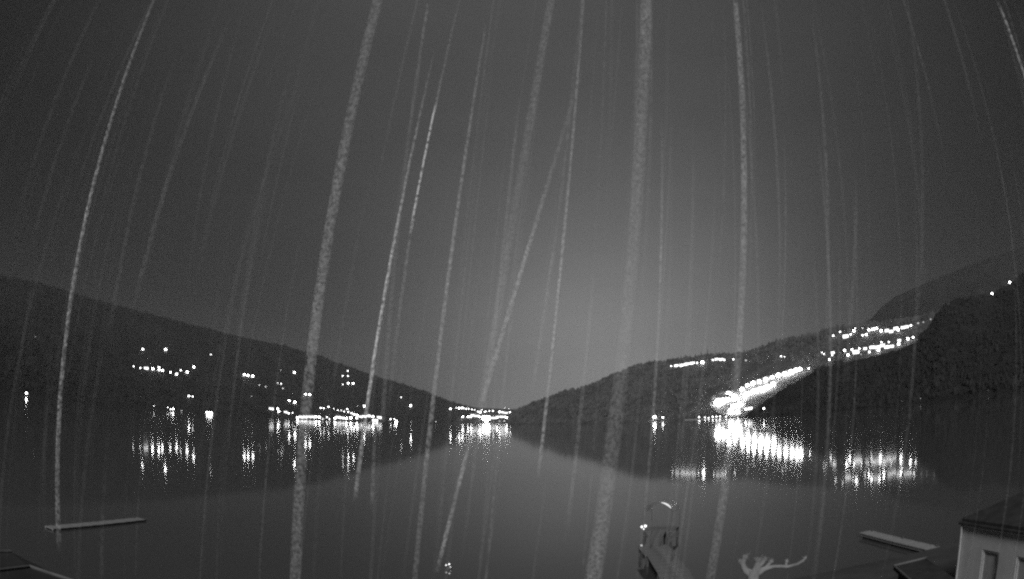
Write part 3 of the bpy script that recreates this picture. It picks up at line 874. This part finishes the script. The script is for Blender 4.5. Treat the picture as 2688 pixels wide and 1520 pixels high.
def bulbs(name, pts, z, rad, label, cat):
    p0 = on_z(pts[0][0], pts[0][1], z)
    o = empty(name, (p0.x, p0.y, 0)); tag(o, label, cat)
    V, F = tube_vf([(0, 0, -0.4), (0, 0, 0.04), (0, 0, 0.14)], [.16, .17, .08], 14); mesh_obj('float', V, F, M['floatm'], o)
    V, F = tube_vf([(0, 0, 0.14), (0, 0, z)], [.03, .03], 6); mesh_obj('mast', V, F, M['steel'], o)
    for x, y, r in pts:
        p = at(x, y, (p0 - CAM).length) - o.location
        share('bulb', BULB, o, p, (rad * r,) * 3)
        V, F = tube_vf([(0, 0, z - .05), p], [.012, .012], 5); mesh_obj('bracket', V, F, M['steel'], o)
bulbs('marker_buoy', [(1694, 1381, 1.1), (1685, 1383, 1.0), (1689.5, 1388.5, .6)], 0.8, .10, 'marker buoy with a tight cluster of white bulbs beside the canopy shelter', 'buoy')
bulbs('marker_buoy', [(1179, 1481, 1.0), (1171, 1483.5, .8), (1182, 1489, .8)], 0.3, .055, 'marker buoy with three tiny lights alone in the water, bottom centre', 'buoy')

# pollarded tree top at the bottom
def pollard():
    D = 13.0
    base = at(1977, 1560, D)
    o = empty('pollarded_tree', (base.x, base.y, 1.0)); tag(o, 'pale pollarded plane tree with knobby cut branches rising at the bottom edge', 'tree')
    L = lambda x, y, dd=0: at(x, y, D + dd) - o.location
    px = PXR * D
    def branch(nm, pts, rad, knob=None):
        P = [L(*p) for p in pts]
        # finer, slightly crooked
        Q, Rr = [], []
        for i in range(len(P) - 1):
            for k in range(4):
                t = k / 4
                j = Vector((noise.noise(Vector((i + t, P[0].x, 1))), 0, noise.noise(Vector((i + t, P[0].x, 7))))) * .02
                Q.append(P[i].lerp(P[i + 1], t) + j); Rr.append((rad[i] * (1 - t) + rad[i + 1] * t) * px * (1 + .12 * noise.noise(Vector((i * 3 + t * 4, P[0].z, 3)))))
        Q.append(P[-1]); Rr.append(rad[-1] * px)
        V, F = tube_vf(Q, Rr, 10)
        b = mesh_obj(nm, V, F, M['bark'], o, True)
        if knob:
            bm = bmesh.new(); bmesh.ops.create_icosphere(bm, subdivisions=3, radius=knob * px)
            for v in bm.verts:
                v.co *= 1 + .45 * noise.noise(v.co * (2.2 / (knob * px)) + P[-1])
                v.co += P[-1]
            me = bpy.data.meshes.new('knuckle'); bm.to_mesh(me); bm.free(); me.materials.append(M['bark'])
            me.polygons.foreach_set('use_smooth', [True] * len(me.polygons))
            k = bpy.data.objects.new('knuckle', me); COL.objects.link(k); k.parent = b
            rnd = random.Random(int(knob * 7 + P[-1].x * 50))
            tw = []
            for _ in range(9):
                e = P[-1] + Vector((rnd.uniform(-1, 1), rnd.uniform(-.6, .6), rnd.uniform(.2, 1.2))) * knob * px * rnd.uniform(1.2, 2.0)
                tw.append(tube_vf([P[-1], P[-1].lerp(e, .6) + Vector((0, 0, knob * px * .2)), e], [.9 * px, .6 * px, .3 * px], 4, False))
            V, F = merge(tw); mesh_obj('twigs', V, F, M['bark'], b)
    bx, by = base.x, base.y
    trunk = [(1977, 1600), (1977, 1520), (1980, 1498)]
    branch('trunk', trunk, [19, 16, 18])
    # lower trunk to the ground
    p = L(1977, 1600)
    V, F = tube_vf([(p.x, p.y, -.1), (p.x, p.y, p.z * .5), tuple(p)], [.2, .17, 19 * px], 12); mesh_obj('trunk', V, F, M['bark'], o, True)
    branch('branch', [(1972, 1506), (1955, 1494), (1950, 1478), (1958, 1464)], [12, 9, 8, 7], 9)
    branch('branch', [(1955, 1490), (1948, 1480), (1945, 1474)], [7, 6, 6], 7)
    branch('branch', [(1984, 1505), (1988, 1486), (1992, 1472)], [13, 11, 9], 11)
    branch('branch', [(1990, 1486), (2002, 1476), (2008, 1468)], [8, 7, 6], 7)
    branch('branch', [(1990, 1503), (2005, 1494), (2030, 1487), (2065, 1488), (2090, 1482), (2104, 1474), (2113, 1465)], [11, 8, 5.5, 4.5, 4.5, 4.5, 4.5], 5)
    branch('branch', [(2010, 1490), (2018, 1482), (2024, 1474)], [6, 5.5, 5], 7)
    branch('branch', [(2066, 1488), (2064, 1480), (2064, 1474)], [4, 4, 4], 6)
pollard()

# pavilion roof at the lower left corner
def pavilion():
    z = 4.6
    p = [on_z(-190, 1452, z + .0), on_z(30, 1450, z), on_z(196, 1528, z), on_z(60, 1640, z)]
    c = sum(p, Vector()) / 4
    o = empty('pavilion', (c.x, c.y, 1.0)); tag(o, 'low pavilion roof with pale ridge strips cut off by the lower left corner', 'pavilion')
    P = [q - o.location for q in p]
    k = on_z(78, 1489, z + .18) - o.location
    k2 = on_z(-120, 1512, z + .18) - o.location
    V = P + [k, k2] + [q - Vector((0, 0, .16)) for q in P]
    F = [(0, 1, 4, 5), (1, 2, 4), (2, 3, 5, 4), (3, 0, 5), (6, 7, 1, 0), (7, 8, 2, 1), (8, 9, 3, 2), (9, 6, 0, 3), (9, 8, 7, 6)]
    mesh_obj('roof', V, F, M['paleroof'], o)
    for a, b in ((k2, k), (k, P[2]), (P[0], P[1])):
        up = Vector((0, 0, .03))
        v, f = tube_vf([a + up, b + up], [.045, .045], 6); mesh_obj('ridge_strip', v, f, M['trim'], o)
    for q in P:
        w = c - o.location + (q - (c - o.location)) * .9
        v, f = tube_vf([(w.x, w.y, 0), (w.x, w.y, P[0].z - .17)], [.08, .08], 8); mesh_obj('post', v, f, M['darkdeck'], o)
pavilion()

# ------------------------------------------------------------------ haze, also a stand-in for the veil of lens glare
hb = box('haze', (-12500, 12500, -1500, 9000, -1.0, max(v.z for v in ALLV) + 30), M['film'])
hm = bpy.data.materials.new('haze_air'); hm.use_nodes = True
t = hm.node_tree; t.nodes.clear()
pv = t.nodes.new('ShaderNodeVolumePrincipled'); pv.inputs['Color'].default_value = (.9, .9, .9, 1); pv.inputs['Density'].default_value = 0.000038
pv.inputs['Anisotropy'].default_value = 0.0
oo = t.nodes.new('ShaderNodeOutputMaterial'); t.links.new(pv.outputs[0], oo.inputs['Volume'])
hb.data.materials.clear(); hb.data.materials.append(hm); tag(hb, kind='stuff')

# ------------------------------------------------------------------ falling rain close to the camera
def rain_mat():
    mt = bpy.data.materials.new('rain_water'); mt.use_nodes = True
    t = mt.node_tree; t.nodes.clear()
    n = t.nodes.new; l = t.links.new
    def mth(op, a, b=None):
        q = n('ShaderNodeMath'); q.operation = op; q.use_clamp = False
        for i, v in enumerate((a, b)):
            if v is None: continue
            if isinstance(v, (int, float)): q.inputs[i].default_value = v
            else: l(v, q.inputs[i])
        return q.outputs[0]
    oi = n('ShaderNodeObjectInfo')
    sep = n('ShaderNodeSeparateColor'); l(oi.outputs['Color'], sep.inputs[0])
    at_ = n('ShaderNodeAttribute'); at_.attribute_name = 'fade'
    lw = n('ShaderNodeLayerWeight'); lw.inputs['Blend'].default_value = 0.5
    core = mth('SUBTRACT', 1.0, lw.outputs['Facing'])
    core = mth('MINIMUM', mth('MULTIPLY', core, 1.7), 1.0)
    tc_ = n('ShaderNodeTexCoord')
    nz = n('ShaderNodeTexNoise'); nz.inputs['Scale'].default_value = 190; nz.inputs['Detail'].default_value = 4
    l(tc_.outputs['Object'], nz.inputs['Vector'])
    l(mth('MULTIPLY', sep.outputs[1], 1000.0), nz.inputs['Scale'])
    mott = mth('MAXIMUM', mth('ADD', mth('MULTIPLY', nz.outputs['Fac'], 7.0), -2.5), 0.1)
    nz2 = n('ShaderNodeTexNoise'); nz2.inputs['Scale'].default_value = 9; nz2.inputs['Detail'].default_value = 2
    l(tc_.outputs['Object'], nz2.inputs['Vector'])
    mott2 = mth('ADD', mth('MULTIPLY', nz2.outputs['Fac'], 1.0), 0.5)
    a = mth('MULTIPLY', mth('MULTIPLY', sep.outputs[0], mth('POWER', at_.outputs['Fac'], 1.6)), mth('MULTIPLY', core, mth('MULTIPLY', mott, mott2)))
    a = mth('MINIMUM', a, 1.0)
    df = n('ShaderNodeBsdfDiffuse'); df.inputs['Color'].default_value = (.95, .95, .95, 1)
    tl = n('ShaderNodeBsdfTranslucent'); tl.inputs['Color'].default_value = (.95, .95, .95, 1)
    mx0 = n('ShaderNodeMixShader'); mx0.inputs[0].default_value = .12
    l(df.outputs[0], mx0.inputs[1]); l(tl.outputs[0], mx0.inputs[2])
    tr = n('ShaderNodeBsdfTransparent')
    mx = n('ShaderNodeMixShader'); l(a, mx.inputs[0]); l(tr.outputs[0], mx.inputs[1]); l(mx0.outputs[0], mx.inputs[2])
    o = n('ShaderNodeOutputMaterial'); l(mx.outputs[0], o.inputs[0])
    return mt
M['rain'] = rain_mat()
K = 2688 / 2575.0
def streak(p0, p1, w0, w1, alpha, label, D=None, fade=None):
    """p0/p1: top and bottom seen in the photo (2575-wide pixels), w: width there"""
    w = max(w0, w1) * K
    D = D or max(0.55, min(2.4, 0.011 / (w * PXR)))
    a = at(p0[0] * K, p0[1] * K, D); b = at(p1[0] * K, p1[1] * K, D)
    n = 40; seg = 12
    fade = fade or [(0, .0), (.2, 1), (.8, .9), (1, .0)]
    c = (a + b) / 2
    pts, rads, fd = [], [], []
    for i in range(n + 1):
        t = i / n
        p = a.lerp(b, t)
        wd = (w0 + (w1 - w0) * t) * K * PXR * (p - CAM).length / 2
        pts.append(p - c); rads.append(wd * (1 + .05 * noise.noise(Vector((t * 12, w, p0[0]))))); fd.append(interp(fade, t))
    V, F = tube_vf(pts, rads, seg, True)
    o = mesh_obj('rain_streak', V, F, M['rain'], smooth=True)
    o.location = c
    at_ = o.data.attributes.new('fade', 'FLOAT', 'POINT')
    at_.data.foreach_set('value', [fd[i // seg] for i in range(len(V))])
    o.color = (alpha, min(1.0, 0.20 / D), alpha, 1)
    tag(o, label, 'rain', 'rain falling close to the camera')
    return o
SF = 0.55
streak((392, -12), (150, 1395), 7, 15, .55 * SF, 'long thin curved rain streak near the left edge', fade=[(0, .5), (.15, .7), (.4, 1), (.7, .8), (.95, .6), (1, 0)])
streak((958, -30), (742, 1500), 28, 32, .21 * SF, 'broad soft rain streak crossing the left village from top to bottom', fade=[(0, .7), (.5, 1.1), (.8, .8), (1, .7)])
streak((1092, 130), (892, 1264), 6, 13, .85 * SF, 'thin bright rain streak ending over the reflections right of the left village', fade=[(0, .15), (.3, .55), (.5, 1), (.75, .9), (.97, .5), (1, 0)])
streak((1158, -12), (1030, 600), 6, 9, 1.7 * SF, 'brightest thin rain streak in the upper middle sky, ending in mid air', fade=[(0, .12), (.45, .3), (.5, 1), (.9, 1), (.95, .6), (1, .15)])
streak((1030, 600), (975, 1045), 9, 12, .16 * SF, 'faint lower run of rain below the brightest streak', fade=[(0, 1), (.6, .6), (1, .2)])
streak((1222, 60), (1042, 1470), 7, 16, .30 * SF, 'thin grey rain streak left of the far town, passing over the gap of the hills', fade=[(0, .4), (.4, 1), (.7, .8), (1, .4)])
streak((1388, -12), (1205, 1060), 22, 26, .16 * SF, 'broad faint rain streak above the far town', fade=[(0, .9), (.5, .7), (1, .8)])
streak((1462, 180), (1212, 1010), 10, 16, .32 * SF, 'slanting rain streak leaning most, ending on the far town', fade=[(0, .2), (.4, .6), (.55, 1), (1, .8)])
streak((1185, 1095), (1098, 1440), 12, 12, .30 * SF, 'short slanting rain streak over the open water below the far town', fade=[(0, .4), (.25, 1), (.5, .5), (.8, 1), (1, .2)])
streak((1468, -12), (1352, 1212), 8, 11, .45 * SF, 'thin rain streak crossing the tip of the wooded hill', fade=[(0, .4), (.35, .6), (.6, 1), (.95, .8), (1, 0)])
streak((1624, -12), (1484, 1500), 32, 50, .20 * SF, 'broadest grainy rain streak, right of the middle, from top to bottom', fade=[(0, .9), (.4, .7), (.7, .6), (1, .8)])
streak((1664, 300), (1600, 1470), 8, 10, .18 * SF, 'faint thin rain streak just right of the broadest one', fade=[(0, .2), (.3, 1), (.6, .8), (1, .2)])
streak((1848, -12), (1778, 1500), 15, 28, .23 * SF, 'rain streak bending right above the floodlit hotel', fade=[(0, .8), (.3, 1), (.55, .8), (.7, .7), (1, .5)])
streak((2503, -12), (2600, 270), 8, 9, .55 * SF, 'short rain streak leaning right in the upper right corner')
streak((596, 10), (318, 860), 10, 14, .07 * SF, 'very faint rain streak between the long left streak and the broad one')
streak((452, 110), (270, 900), 9, 12, .06 * SF, 'very faint rain streak just right of the long left streak')
streak((245, 120), (75, 640), 9, 12, .05 * SF, 'very faint rain streak left of the long left streak')
streak((1076, 10), (962, 1060), 9, 14, .12 * SF, 'faint rain streak left of the brightest one', fade=[(0, 1), (.5, .6), (1, .9)])
streak((1310, 220), (1225, 1000), 9, 12, .10 * SF, 'faint thin rain streak left of the broad faint one above the far town')
streak((1400, 560), (1335, 1010), 9, 12, .12 * SF, 'faint rain streak between the leaning one and the tip of the wooded hill')
streak((1498, 620), (1420, 1380), 10, 14, .08 * SF, 'very faint rain streak left of the broadest grainy one')
streak((2152, 420), (2118, 1000), 12, 14, .05 * SF, 'very faint rain streak above the right village')
streak((945, 1050), (935, 1290), 10, 12, .10 * SF, 'short faint rain streak beside the left village reflections')
def fine_rain(count, seed):
    rnd = random.Random(seed)
    dv = Vector((-0.123, -0.021, -0.992)).normalized()
    V, F, fd = [], [], []
    for _ in range(count):
        D = rnd.uniform(1.6, 6.0)
        c = at(rnd.uniform(-200, 2900), rnd.uniform(-100, 1500), D)
        d = (dv + Vector((rnd.gauss(0, .03), rnd.gauss(0, .03), 0))).normalized()
        ln = rnd.uniform(0.5, 1.5) * D * 0.6
        w = rnd.uniform(5, 13) * PXR * D / 2
        st = rnd.uniform(.35, 1.0)
        pts = [c + d * ln * (q / 8 - .5) for q in range(9)]
        v, f = tube_vf(pts, [w] * 9, 6, False)
        n = len(V); V += v; F += [tuple(k + n for k in q) for q in f]
        for q in range(9):
            fd += [st * math.sin(math.pi * (q + .3) / 8.6) ** .6] * 6
    o = mesh_obj('fine_rain', V, F, M['rain'], smooth=True)
    a = o.data.attributes.new('fade', 'FLOAT', 'POINT'); a.data.foreach_set('value', fd)
    o.color = (0.028, 0.06, 0, 1)
    tag(o, 'fine faint rain filling the air over the lake', 'rain', kind='stuff')
fine_rain(170, 5)
print('objects', len(bpy.data.objects), 'emit', len([o for o in bpy.data.objects if o.name.startswith(('lamp_globe', 'window'))]))
